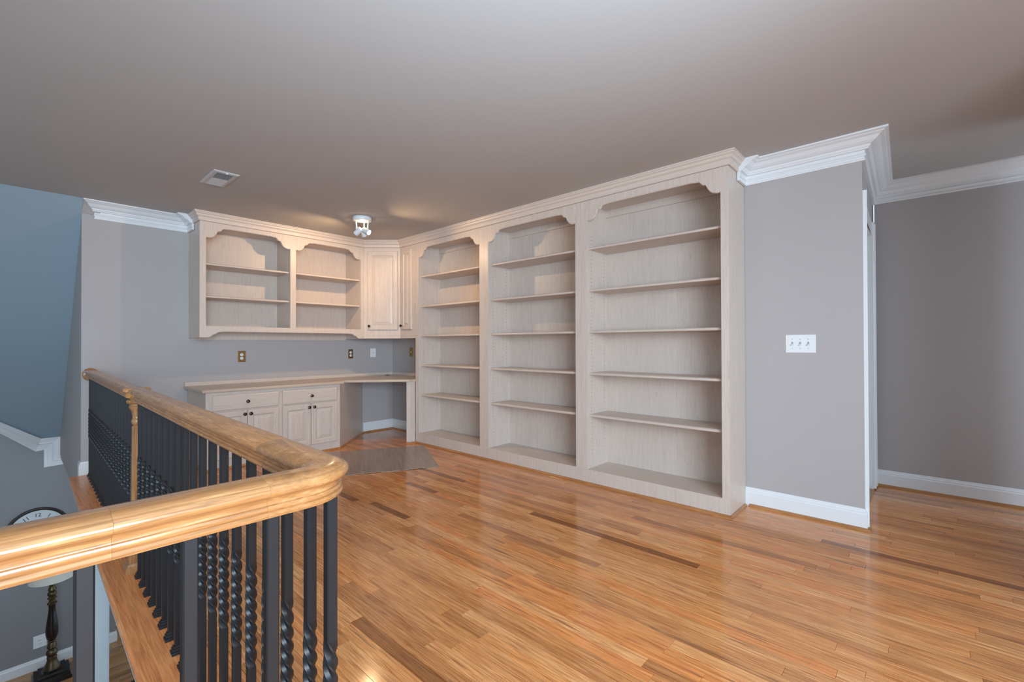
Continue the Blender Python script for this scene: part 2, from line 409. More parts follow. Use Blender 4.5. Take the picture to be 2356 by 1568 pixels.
# oak landing tread along the stairwell edge (slightly out of square, as is the railing)
def xt(y): return 0.29+(y-2.0)*0.0115
YR2 = 0.80
def xr(y): return 0.404+(y-1.0)*0.0125          # centre line of the long railing
root = struct(empty('trim_1', (0.4, 3.0, 0)))
def inv(root, mb):
    L = root.location
    for p in mb.v: p -= L
    return mb
mb = MB(); prof = [(0.0, 0.0), (0.0, 0.012), (0.004, 0.018), (0.012, 0.020)]
n = 2
mb.rings([[(xt(y)+0.012, y, 0.018), (xt(y)+0.004, y, 0.015), (xt(y), y, 0.008), (xt(y)+0.001, y, -0.002), (xt(y)+0.01, y, -0.008), (X_EDGE-0.001, y, -0.008), (X_EDGE-0.001, y, 0.018)] for y in (YR2-0.12, YB-0.016)])
inv(root, mb).build('landing_tread', M['tread'], root)
mb = MB(); mb.box(-3.0, xt(0.8), YR2-0.18, YR2+0.11, -0.008, 0.018); inv(root, mb).build('landing_tread', M['tread'], root)
mb = MB(); mb.rings([[(xt(y)+0.002, y, -0.009), (xt(y)+0.004, y, -0.024), (xt(y)+0.016, y, -0.034), (xt(y)+0.040, y, -0.046), (X_EDGE, y, -0.046), (X_EDGE, y, -0.009)] for y in (YR2+0.11, YB-0.001)])
inv(root, mb).build('cove_molding', M['fascia'], root)
mb = MB(); mb.rings([[(xt(y)+0.085, y, -0.04), (xt(y)+0.085, y, -0.27), (X_EDGE+0.2, y, -0.27), (X_EDGE+0.2, y, -0.04)] for y in (YR2+0.15, YB-0.001)])
inv(root, mb).build('fascia_board', M['fascia'], root)

# ------------------------------------------------------------------ lower floor of the house seen down the stairwell
lowf = struct(bx('floor_lower', M['dark'], -4.5, 3.0, 0.5, 9.2, Z_LOW-0.05, Z_LOW-0.0185))
lst = []; y = 2.0
while y < 9.2:
    x = -2.5-rng.random()
    while x < 3.0:
        L = rng.uniform(0.4, 1.4)
        v, f, r = mkboard(x, min(x+L, 3.0), y, y+0.057, rng.random()); v = [(a, b, c+Z_LOW) for a, b, c in v]
        lst.append((tuple(map(tuple, v)), f, r)); x += L
    y += 0.057
V = []
board_obj('floor_boards', lst, M['floor_x'], lowf, True)
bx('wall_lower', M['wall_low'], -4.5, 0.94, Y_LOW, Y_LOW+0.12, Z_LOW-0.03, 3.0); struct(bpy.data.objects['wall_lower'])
bx('wall_left', M['wall'], -4.12, -4.0, 0.6, 9.2, Z_LOW-0.03, H); struct(bpy.data.objects['wall_left'])  # unseen wall added to block sky light from the left
bx('wall_lower_recess', M['wall'], 0.94, 3.0, Y_LOW+0.45, Y_LOW+0.57, Z_LOW-0.03, 0.0); struct(bpy.data.objects['wall_lower_recess'])
bx('wall_lower_jog', M['wall'], 0.82, 0.94, Y_LOW+0.12, Y_LOW+0.45, Z_LOW-0.03, 0.0); struct(bpy.data.objects['wall_lower_jog'])
bx('ceiling_lower', M['ceiling'], X_EDGE+0.21, 3.0, 1.0, Y_LOW+0.45, -0.3, -0.27); struct(bpy.data.objects['ceiling_lower'])
# sloped ceiling over the stairwell (two facets)
mb = MB()
up = Vector((0, 0.07, 0.07))
vs = [Vector(p) for p in ((-2.73, Y_SLOPE, H), (X_SIDE, Y_SLOPE, H), (X_SIDE, Y_LOW, 0.035), (0.24, Y_LOW, 0.035))]
vs2 = [p+up for p in vs]; n = len(vs)
mb.add(vs+vs2, [tuple(range(n)), tuple(i+n for i in reversed(range(n)))]+[(i, (i+1) % n, (i+1) % n+n, i+n) for i in range(n)])
struct(mb.build('ceiling_slope', M['slope']))
# crown along the sloped ceiling on the lower wall, mitred
def mitred(name, outer, inner, steps, mat):
    mb = MB(); rs = []
    for o, i in zip(outer, inner):
        ring = [(o[0]+(i[0]-o[0])*t, o[2]+(i[2]-o[2])*t-dep, o[1]+(i[1]-o[1])*t) for t, dep in steps]
        ring += [(i[0], i[2], i[1]), (o[0], o[2], o[1])]
        rs.append(ring)
    mb.rings(rs); return mb.build(name, mat)
steps = [(0.0, 0.12), (0.07, 0.12), (0.09, 0.105), (0.38, 0.075), (0.42, 0.078), (0.48, 0.06), (0.52, 0.045), (0.58, 0.042), (0.66, 0.03), (0.72, 0.03), (0.8, 0.015), (0.84, 0.022), (0.92, 0.02), (1.0, 0.006)]
steps = [(t, d*0.4) for t, d in steps]
o = mitred('trim_2', [(-1.6, 1.53, 6.41), (-0.095, 0.306, 7.753), (0.239, 0.026, Y_LOW), (0.404, 0.026, Y_LOW), (0.404, -0.21, Y_LOW), (0.55, -0.2, Y_LOW)],
           [(-1.6, 1.39, 6.42), (-0.095, 0.172, 7.762), (0.19, -0.130, Y_LOW), (0.262, -0.122, Y_LOW), (0.262, -0.337, Y_LOW), (0.55, -0.325, Y_LOW)], steps, M['trim'])
struct(o)
BASE = [(0, 0), (0.014, 0), (0.014, 0.098), (0.011, 0.105), (0.011, 0.112), (0.006, 0.120), (0.004, 0.131), (0, 0.132)]
SHOE = [(0.0145, 0), (0.031, 0), (0.030, 0.008), (0.025, 0.014), (0.0145, 0.018)]
def run(name, path, prof, mat, z0=0.0, **k):
    mb = MB(); sweep(mb, path, prof, z0, **k); return struct(mb.build(name, mat))
def run_part(name, path, prof, mat, parent, z0=0.0, **k):
    mb = MB(); sweep(mb, path, prof, z0, **k); return mb.build(name, mat, parent)
run('baseboard_lower', [(-3.0, Y_LOW), (0.94, Y_LOW), (0.94, Y_LOW+0.45), (3.0, Y_LOW+0.45)], BASE, M['trim'], Z_LOW)

# ------------------------------------------------------------------ baseboards, shoe mouldings, crown
b_ = run('baseboard_right', [(XR_W, 0.986), (XR_W, 0.305), (3.600, 0.3055)], BASE, M['trim'])
s = MB(); sweep(s, [(XR_W, 0.955), (XR_W, 0.305), (3.62, 0.3055)], SHOE); s.build('shoe_molding', M['shoe'], b_)
b_ = run('baseboard_hall', [(4.716, 0.34), (X_HALL, 0.341), (X_HALL, Y_NEAR)], BASE, M['trim'])
s = MB(); sweep(s, [(4.716, 0.34), (X_HALL, 0.341), (X_HALL, Y_NEAR)], SHOE); s.build('shoe_molding', M['shoe'], b_)
b_ = run('baseboard_back', [(X_SIDE, YB+0.1), (X_SIDE, YB), (1.185, YB)], BASE, M['trim'])
s = MB(); sweep(s, [(X_SIDE-0.0, YB), (1.16, YB)], SHOE); s.build('shoe_molding', M['shoe'], b_)
b_ = run('baseboard_desk', [(3.12, YB), (XR_W, YB), (XR_W, 4.53)], BASE, M['trim'])
s = MB(); sweep(s, [(3.12, YB), (XR_W, YB), (XR_W, 4.53)], SHOE); s.build('shoe_molding', M['shoe'], b_)
CROWN = [(0, 0), (0.016, 0.0), (0.018, 0.008), (0.013, 0.014), (0.013, 0.024), (0.020, 0.030), (0.022, 0.036), (0.016, 0.044), (0.016, 0.062),
         (0.034, 0.064), (0.036, 0.070), (0.044, 0.078), (0.046, 0.086), (0.058, 0.090), (0.074, 0.100), (0.092, 0.118), (0.112, 0.126), (0.116, 0.130), (0.132, 0.134), (0.132, 0.1445), (0, 0.1445)]
CROWN = [(o, z+0.2955-0.0-0.0) for o, z in CROWN]
for i in range(len(CROWN)): CROWN[i] = (CROWN[i][0], CROWN[i][1]-0.2955+2.295)
o = run('trim_3', [(0.50, YB), (1.197, YB), (1.197, 5.325)], CROWN, M['trim'], start_k=0.70)
o = run('trim_4', [(3.40, 0.983), (XR_W, 0.983), (XR_W, 0.305), (X_HALL, 0.341), (X_HALL, Y_NEAR)], CROWN, M['trim'])

# ------------------------------------------------------------------ cabinetry helpers (local frame: x along face, y into the wall, z up)
ARCH = [(0, 2.185), (0.03, 2.184), (0.055, 2.191), (0.072, 2.204), (0.086, 2.224), (0.096, 2.247), (0.104, 2.256), (0.118, 2.258), (0.130, 2.266), (0.140, 2.281), (0.152, 2.287), (0.175, 2.288), (0.20, 2.292)]
def arch_pts(x0, x1, dz=0.0):
    a = [(x0+d, z+dz) for d, z in ARCH]; b = [(x1-d, z+dz) for d, z in reversed(ARCH)]
    return a+b
def skin(mb, low, top, y0=0.0, y1=0.02, bead=0.006):
    """board between a wavy lower (or upper) edge low[] and straight edge top, with an eased edge"""
    s = 1 if top > low[0][1] else -1
    fr = [(x, y0, z+s*bead) for x, z in low]; ed = [(x, y0+0.004, z+s*0.002) for x, z in low]; e2 = [(x, y0+0.0055, z) for x, z in low]; bk = [(x, y1, z) for x, z in low]
    tf = [(x, y0, top) for x, z in low]; tb = [(x, y1, top) for x, z in low]
    rows = [tf, fr, ed, e2, bk, tb]; n = len(low); b = []
    vs = [p for r in rows for p in r]; fs = []
    for i in range(6):
        a, c = i*n, ((i+1) % 6)*n
        for j in range(n-1): fs.append((a+j, a+j+1, c+j+1, c+j))
    fs.append(tuple(i*n for i in range(6))); fs.append(tuple(i*n+n-1 for i in range(6)))
    mb.add(vs, fs)
def shelf_mb(x0, x1, zb, y0=0.030, y1=0.318, th=0.020):
    mb = MB()
    mb.prism([(y0+0.003, zb), (y1, zb), (y1, zb+th), (y0+0.010, zb+th), (y0+0.006, zb+th-0.003), (y0+0.002, zb+th-0.005), (y0, zb+th-0.009), (y0, zb+0.005)], x0, x1, 'x')
    return mb
SHELF_Z = [1.950, 1.600, 1.252, 0.905, 0.555]
BKM = Matrix(((0, 1, 0, XF), (-1, 0, 0, 0), (0, 0, 1, 0), (0, 0, 0, 1)))      # local x -> -Y, local y -> +X
def bookcase(y_left, y_right, l, r, label, end_panel=False):
    Wd = y_left-y_right
    root = empty('bookcase', (XF, y_left, 0), R(-90), label, 'bookcase', 'maple bookcases along the right wall')
    a, b = l, Wd-r
    mb = MB()
    mb.box(0.0005, a, 0, 0.02, 0.0, 2.352); mb.box(b, Wd-0.0005, 0, 0.02, 0.0, 2.352)
    mb.box(a, b, 0, 0.02, 0.0, 0.122)
    skin(mb, arch_pts(a, b), 2.352)
    mb.build('face_frame', M['maple_z'], root)
    mb = MB(); mb.box(a-0.019, a, 0.02, 0.345, 0.0, 2.352); mb.build('side_panel', M['maple_z'], root)
    mb = MB()
    if end_panel: mb.box(b, Wd-0.0005, 0.02, 0.345, 0.0, 2.352)
    else: mb.box(b, b+0.019, 0.02, 0.345, 0.0, 2.352)
    mb.build('side_panel', M['maple_z'], root)
    mb = MB(); mb.box(a, b, 0.32, 0.335, 0.0, 2.352); mb.box(a, b, 0.305, 0.32, 2.27, 2.352); mb.build('back_panel', M['maple_z'], root)
    mb = MB(); mb.box(a, b, 0.02, 0.32, 0.102, 0.122); mb.build('bottom_deck', M['maple_x'], root)
    mb = MB(); mb.box(a, b, 0.02, 0.305, 2.332, 2.352); mb.build('top_panel', M['maple_x'], root)
    for z in SHELF_Z: shelf_mb(a+0.001, b-0.001, z+rng.uniform(-0.003, 0.003)).build('shelf', M['maple_x'], root)
    mb = MB()
    for yy in (0.07, 0.27):
        for k in range(58):
            z = 0.24+k*0.032
            if min(abs(z-s_-0.01) for s_ in SHELF_Z) < 0.016: continue
            for xs, xe in ((a-0.0002, a+0.0006), (b-0.0006, b+0.0002)):
                mb.box(xs, xe, yy-0.0025, yy+0.0025, z-0.0025, z+0.0025)
    o = mb.build('shelf_pin_holes', M['dark'], root); o['kind'] = 'stuff'
    return root
bookcase(4.500, 3.337, 0.058, 0.063, 'leftmost tall maple bookcase, beside the corner desk, narrower than its two neighbours')
bookcase(3.337, 2.162, 0.063, 0.056, 'middle tall maple bookcase of the three along the right wall')
bookcase(2.162, 0.986, 0.058, 0.051, 'rightmost tall maple bookcase, its side panel beside the wall with the switches', True)

def door_mb(w, h, t=0.019, fwid=0.052):
    """door frame: face at y=-t, local origin lower left"""
    mb = MB()
    def ring(i, y): return [(i, y, i), (w-i, y, i), (w-i, y, h-i), (i, y, h-i)]
    mb.rings([ring(0, 0), ring(0, -t+0.006), ring(0.003, -t+0.002), ring(0.006, -t), ring(fwid-0.004, -t), ring(fwid, -t+0.003), ring(fwid+0.004, -t+0.008), ring(fwid+0.006, -t+0.010)], cap=True)
    return mb
def panel_mb(w, h, t=0.019, fwid=0.052, bev=0.030):
    mb = MB(); i0 = fwid+0.007
    def ring(i, y): return [(i, y, i), (w-i, y, i), (w-i, y, h-i), (i, y, h-i)]
    mb.rings([ring(i0, -t+0.0095), ring(i0, -t+0.0085), ring(i0+bev, -t+0.0025), ring(i0+bev+0.002, -t-0.0005)], cap=True)
    return mb
def knob(parent, x, y, z, r=0.0165):
    mb = MB(); mb.lathe([(0.009, -0.002), (0.007, 0.003), (0.006, 0.010), (r*0.75, 0.014), (r, 0.019), (r*0.92, 0.025), (r*0.5, 0.029), (0.0, 0.030)], (x, y, z), 18, (0, -1, 0))
    return mb.build('knob', M['knob'], parent)
def put_door(parent, x, z, w, h, kx, kz, fwid=0.052, bev=0.030, Mx=None):
    base = Matrix.Translation((x, 0, z)) if Mx is None else Mx
    d = door_mb(w, h, fwid=fwid)
    d.v = [base @ p for p in d.v]; do = d.build('cabinet_door', M['maple_z'], parent)
    p_ = panel_mb(w, h, fwid=fwid, bev=bev); p_.v = [base @ p for p in p_.v]; p_.build('raised_panel', M['maple_z'], do)
    k = MB(); r = 0.0165
    k.lathe([(0.009, -0.002), (0.007, 0.003), (0.006, 0.010), (r*0.75, 0.014), (r, 0.019), (r*0.92, 0.025), (r*0.5, 0.029), (0.0, 0.030)], (kx, -0.019, kz), 18, (0, -1, 0))
    k.v = [base @ p for p in k.v]; k.build('knob', M['knob'], do)
    return do

# upper open cabinet on the back wall
root = empty('wall_cabinet', (1.2, YCAB, 0), 0, 'open maple wall cabinet with two arched bays, hung above the desk counter', 'cabinet')
Wc = 1.709; a0, a1, b0, b1_ = 0.052, 0.837, 0.897, 1.671
mb = MB()
mb.box(0, a0, 0, 0.02, 1.345, 2.352); mb.box(a1, b0, 0, 0.02, 1.345, 2.352); mb.box(b1_, Wc, 0, 0.02, 1.345, 2.352)
skin(mb, arch_pts(a0, a1, 0.016), 2.352); skin(mb, arch_pts(b0, b1_, 0.014), 2.352)
AP = [(0, 1.232), (0.075, 1.232), (0.092, 1.240), (0.106, 1.255), (0.116, 1.262), (0.130, 1.263), (0.142, 1.274), (0.158, 1.284), (0.185, 1.288), (0.22, 1.290)]
ap = [(d, z) for d, z in AP]+[(Wc-d+0.015 if d else Wc, z) for d, z in reversed(AP)]
skin(mb, ap, 1.345)
mb.build('face_frame', M['maple_z'], root)
mb = MB(); mb.box(0, 0.019, 0.02, 0.395, 1.232, 2.352); mb.build('side_panel', M['maple_z'], root)
mb = MB(); mb.box(a1, b0, 0.02, 0.375, 1.345, 2.352); mb.build('divider_panel', M['maple_z'], root)
mb = MB(); mb.box(b1_, Wc, 0.02, 0.395, 1.232, 2.352); mb.build('side_panel', M['maple_z'], root)
mb = MB(); mb.box(0.019, b1_, 0.375, 0.395, 1.215, 2.352); mb.build('back_panel', M['maple_z'], root)
mb = MB(); mb.box(0.019, b1_, 0.02, 0.375, 1.325, 1.345); mb.build('bottom_deck', M['maple_x'], root)
mb = MB(); mb.box(0.019, b1_, 0.02, 0.375, 2.332, 2.352); mb.build('top_panel', M['maple_x'], root)
for z in (1.940, 1.623):
    shelf_mb(a0-0.03, a1-0.001, z, 0.028, 0.374).build('shelf', M['maple_x'], root)
    shelf_mb(b0+0.001, b1_-0.001, z, 0.028, 0.374).build('shelf', M['maple_x'], root)

# corner cabinet: diagonal door and narrow door
root = empty('corner_cabinet', (2.911, YCAB, 0), 0, 'maple corner wall cabinet with a diagonal door beside a narrow door', 'cabinet')
ox, oy = 2.911, YCAB
mb = MB()
poly = [(2.911, 5.132), (XF, 4.818), (XF, 4.503), (3.565, 4.503), (3.565, 5.522), (2.911, 5.522)]
mb.prism([(x-ox, y-oy) for x, y in poly], 1.236, 2.352, 'z')
mb.build('carcass', M['maple_z'], root)
q = 2**-0.5
Md = Matrix(((q, q, 0, 0), (-q, q, 0, 0), (0, 0, 1, 0), (0, 0, 0, 1)))     # local x along the diagonal
put_door(root, 0, 0, 0.368, 0.970, 0.026, 0.048, fwid=0.058, bev=0.028, Mx=Md @ Matrix.Translation((0.048, 0, 1.340)))
Mn = Matrix(((0, 1, 0, XF-ox), (-1, 0, 0, 4.818-oy), (0, 0, 1, 0), (0, 0, 0, 1)))
put_door(root, 0, 0, 0.205, 0.965, 0.018, 0.048, fwid=0.050, bev=0.022, Mx=Mn @ Matrix.Translation((0.045, 0, 1.342)))

# wood crown running over every unit
CW = [(0.0, 2.3535), (0.010, 2.3535), (0.014, 2.358), (0.016, 2.384), (0.020, 2.390), (0.030, 2.396), (0.034, 2.403), (0.036, 2.412), (0.048, 2.420), (0.050, 2.427), (0.056, 2.430), (0.056, 2.4395), (-0.02, 2.4395), (-0.02, 2.3535)]
mb = MB(); sweep(mb, [(1.2, 5.33), (1.2, YCAB), (2.911, YCAB), (XF, 4.818), (XF, 0.986), (3.395, 0.986)], CW)
o = mb.build('crown_molding', M['maple_world_y']); tag(o, 'stepped maple crown molding running above the bookcases and wall cabinets at the ceiling', 'molding')

# ------------------------------------------------------------------ base cabinet under the counter
root = empty('base_cabinet', (1.19, 4.885, 0), 0, 'low maple base cabinet with two drawers above four doors, under the counter', 'cabinet')
mb = MB(); mb.prism([(0, 0), (1.287, 0), (1.287+0.63, 0.63), (0, 0.63)], 0.0, 0.72, 'z'); mb.build('carcass', M['maple_z'], root)
for x in (0.051, 0.668):
    mb = MB(); w, h, t = 0.583, 0.145, 0.019
    def ring(i, y): return [(x+i, y, 0.547+i), (x+w-i, y, 0.547+i), (x+w-i, y, 0.547+h-i), (x+i, y, 0.547+h-i)]
    mb.rings([ring(0, 0), ring(0, -t+0.006), ring(0.004, -t+0.003), ring(0.008, -t)])
    dr = mb.build('drawer', M['maple_x'], root); knob(dr, x+w/2, -0.019, 0.547+h/2)
    put_door(root, x, 0.093, 0.290, 0.440, 0.290-0.025, 0.405)
    put_door(root, x+0.293, 0.093, 0.290, 0.440, 0.025, 0.405)
run('baseboard_cabinet', [(1.19-0.0, 5.50), (1.19, 4.885), (2.477, 4.885), (3.09, 5.498)], [(0.0, 0), (0.016, 0), (0.015, 0.008), (0.010, 0.014), (0.0, 0.018)], M['shoe'])
run('baseboard_bookcase', [(3.125, 4.535), (3.155, 4.50), (XF, 4.497), (XF, 0.986), (XR_W-0.032, 0.986)], [(0.0, 0), (0.016, 0), (0.015, 0.008), (0.010, 0.014), (0.0, 0.018)], M['shoe'])

# counter and desk top in one, with back splash
root = empty('desk_counter', (1.165, 4.855, 0), 0, 'long pale maple counter turning diagonally into a corner desk, raised strip along the wall', 'counter')
cx, cy = 1.165, 4.855
out = [(1.158, 5.528), (1.158, 4.855), (2.510, 4.855), (2.516, 4.90), (2.520, 4.965), (2.590, 4.985), (3.140, 4.505), (3.222, 4.500), (XF, 4.503), (3.572, 4.503), (3.572, 5.528)]
mb = MB(); z0, z1 = 0.7225, 0.750
def inset(poly, d):
    n = len(poly); r_ = []
    for i in range(n):
        p0, p1, p2 = Vector(poly[i-1]), Vector(poly[i]), Vector(poly[(i+1) % n])
        d1 = (p1-p0).normalized(); d2 = (p2-p1).normalized()
        n1 = Vector((-d1.y, d1.x)); n2 = Vector((-d2.y, d2.x)); nn = (n1+n2).normalized()
        r_.append(p1+nn*(d/max(0.3, nn.dot(n1))))
    return r_
mb.rings([[(p[0]-cx, p[1]-cy, z) for p in inset(out, d)] for d, z in ((0.003, z0), (0.0, z0+0.005), (0.0, z1-0.008), (0.003, z1-0.003), (0.008, z1))])
mb.build('top', M['counter'], root)
mb = MB(); mb.box(0.0, XR_W-cx-0.022, 0.652, 0.673, z1, z1+0.036); mb.box(XR_W-cx-0.022, XR_W-cx-0.002, 0.0-0.34, 0.673, z1, z1+0.036); mb.build('splash_strip', M['maple_x'], root)
mb = MB(); mb.lathe([(0.030, 0.0), (0.032, 0.003), (0.024, 0.004), (0.022, 0.001), (0.0, 0.001)], (3.41-cx, 5.40-cy, z1), 20); mb.build('grommet', M['dark'], root)
mb = MB(); mb.prism([(x-cx, y-cy) for x, y in ((3.128, 4.548), (3.158, 4.512), (3.222, 4.510), (3.222, 4.528), (3.166, 4.530), (3.142, 4.560))], 0.0, z0, 'z'); mb.build('leg_panel', M['maple_z'], root)

# ------------------------------------------------------------------ chair mat
mt = empty('chair_mat', (2.478, 4.125, 0), R(-28.5), 'thin wood-striped chair mat lying on the floor in front of the corner desk', 'mat')
mb = MB(); hw, hd = 0.55, 0.49; n = 20; rs = []
for i in range(n+1):
    x = -hw+2*hw*i/n; w_ = 0.0025*math.sin(i*0.9)+0.0025
    rs.append([(x, -hd, 0.001+w_), (x, -hd*0.8, 0.001+w_*0.3), (x, hd, 0.001), (x, hd, 0.004), (x, -hd*0.8, 0.004+w_*0.3), (x, -hd, 0.004+w_)])
mb.rings(rs, smooth=False); mb.build('mat_sheet', M['mat'], mt)

# ------------------------------------------------------------------ railing
rail = empty('balcony_railing', (0.42, 2.5, 0), 0, 'oak handrail on black twisted iron balusters around the stairwell opening', 'railing')
RO = rail.location
def rbuild(mb, name, mat, parent=rail):
    for p in mb.v: p -= RO
    return mb.build(name, mat, parent)
HP = [(0, 0), (.024, 0), (.0295, .0015), (.0318, .006), (.0298, .0105), (.0275, .0115), (.0292, .0130), (.0302, .0165), (.0288, .0200), (.0255, .0212), (.0250, .0240), (.0258, .0280),
      (.0285, .0320), (.0335, .0348), (.0385, .0362), (.0412, .0395), (.0420, .0440), (.0405, .0490), (.0365, .0528), (.0335, .0540), (.0325, .0536), (.0300, .0558), (.0220, .0585), (.0110, .0601), (0, .0605)]
HPF = HP[1:-1]; HPF = [(x, z) for x, z in HPF]
full = HPF+[(-x, z) for x, z in reversed(HPF)]
ZR = 0.885
# corner of the two runs with a rounded outside
xc = xr(YR2)
def seg(name, path, mat):
    mb = MB(); sweep(mb, path, full, ZR, smooth=True)
    o = rbuild(mb, name, mat); return o
yc = YR2
seg('handrail', [(xr(YB-0.02), YB-0.02), (xr(3.0), 3.0)], M['rail_y'])
seg('handrail', [(xr(3.0), 2.9998), (xr(1.10), 1.10)], M['rail_y'])
rad = 0.066; arc = []
for k in range(13):
    a = R(90*k/12); arc.append((xc-rad+rad*math.cos(a), yc+rad-rad*math.sin(a)))
seg('quarter_turn', [(xr(1.10), 1.0998)]+arc+[(0.2721, yc)], M['rail_turn'])
seg('handrail', [(0.2719, yc), (0.0861, yc)], M['rail_x'])
seg('handrail', [(0.0859, yc), (-1.6, yc)], M['rail_x'])
# wall rosette
mb = MB(); mb.lathe([(0.052, 0.0), (0.056, 0.004), (0.056, 0.012), (0.050, 0.018), (0.044, 0.020), (0.0, 0.020)], (xr(YB)+0.006, YB-0.001, ZR+0.018), 28, (0, -1, 0))
rbuild(mb, 'rosette', M['post'])
# baluster with twisted middle
SW = 0.0195
def baluster_mesh():
    mb = MB(); h = SW/2; c = 0.0022
    oct_ = [(-h+c, -h), (h-c, -h), (h, -h+c), (h, h-c), (h-c, h), (-h+c, h), (-h, h-c), (-h, -h+c)]
    z0, z1, zt = 0.35, 0.612, ZR+0.004
    mb.rings([[(x, y, 0.020) for x, y in oct_], [(x, y, z0) for x, y in oct_]])
    n = 52; tot = -2*math.pi*2.0; rs = []
    for i in range(0, n+1):
        t = i/n; a = tot*(t*t*(3-2*t)*0.25+t*0.75); k = 1.0+0.08*min(1, 6*t, 6*(1-t))
        ca, sa = math.cos(a), math.sin(a); ring = []
        for x, y in oct_: ring.append(((x*ca-y*sa)*k, (x*sa+y*ca)*k, z0+(z1-z0)*t))
        # hollow the flats a little, as in a twisted bar
        mid = [(0, -h*0.86), (h*0.86, 0), (0, h*0.86), (-h*0.86, 0)]; out = []
        for q_ in range(4):
            m_ = mid[q_]; out.append(ring[2*q_]); out.append((m_[0]*ca-m_[1]*sa, m_[0]*sa+m_[1]*ca, z0+(z1-z0)*t)); out.append(ring[2*q_+1])
        rs.append(out)
    mb.rings(rs, smooth=True, cap=False)
    mb.rings([[(x, y, z1) for x, y in oct_], [(x, y, zt) for x, y in oct_]])
    return mb
def shoe_mesh():
    mb = MB()
    def r(w, z): return [(-w, -w, z), (w, -w, z), (w, w, z), (-w, w, z)]
    mb.rings([r(0.0200, 0.0185), r(0.0200, 0.0265), r(0.0190, 0.028), r(0.0165, 0.0285), r(0.0165, 0.037), r(0.0155, 0.0385), r(0.0130, 0.039), r(0.0130, 0.045), r(0.0115, 0.047), r(0.0100, 0.047)])
    return mb
protoB = baluster_mesh().build('baluster', M['iron'], rail); protoS = shoe_mesh().build('shoe', M['iron'], protoB)
spots = []
ys = [0.829, 0.918, 1.035]+[1.035+0.1155*k for k in range(1, 39)]
for y in ys:
    if abs(y-2.995) < 0.055 or y > YB-0.05: continue
    spots.append((xr(y), y))
for k in range(1, 14): spots.append((0.400-0.1125*k, YR2))
first = True
for (x, y) in spots:
    if first: o, s_ = protoB, protoS; first = False
    else:
        o = protoB.copy(); C.objects.link(o); o.parent = rail
        s_ = protoS.copy(); C.objects.link(s_); s_.parent = o
    o.location = (x-RO.x, y-RO.y, 0)
# newel post of the long run
nx, ny = xr(2.995), 2.995
mb = MB()
def sq(w, z, c=0.18): 
    k = w*c; return [(nx-w+k, ny-w, z), (nx+w-k, ny-w, z), (nx+w, ny-w+k, z), (nx+w, ny+w-k, z), (nx+w-k, ny+w, z), (nx-w+k, ny+w, z), (nx-w, ny+w-k, z), (nx-w, ny-w+k, z)]
mb.rings([sq(0.033, 0.019, 0.02), sq(0.033, 0.135, 0.02), sq(0.025, 0.150, 0.3), sq(0.0235, 0.16, 0.2), sq(0.0180, 0.745, 0.2), sq(0.0170, 0.752, 0.45)])
npost = rbuild(mb, 'newel_post', M['post'])
mb = MB(); mb.lathe([(0.015, 0.752), (0.0175, 0.757), (0.0225, 0.766), (0.0235, 0.776), (0.0200, 0.785), (0.0175, 0.790), (0.0185, 0.805), (0.0240, 0.830), (0.0310, 0.842), (0.0330, 0.850), (0.0290, 0.855), (0.0300, 0.862), (0.0400, 0.868), (0.0430, 0.876), (0.0400, 0.884), (0.030, 0.884)], (nx, ny, 0), 24)
rbuild(mb, 'turned_collar', M['post'], npost)
mb = MB(); mb.rings([sq(0.048, 0.0185, 0.02), sq(0.048, 0.042, 0.02), sq(0.041, 0.054, 0.02), sq(0.038, 0.063, 0.02), sq(0.0335, 0.066, 0.02)]); rbuild(mb, 'base_molding', M['post'], npost)
mb = MB(); mb.lathe([(0.034, 0.889), (0.047, 0.898), (0.049, 0.906), (0.045, 0.914), (0.048, 0.922), (0.056, 0.927), (0.057, 0.935), (0.053, 0.942), (0.047, 0.9445), (0.0, 0.9450)], (nx, ny, 0), 32)
rbuild(mb, 'newel_cap', M['rail_y'], npost)

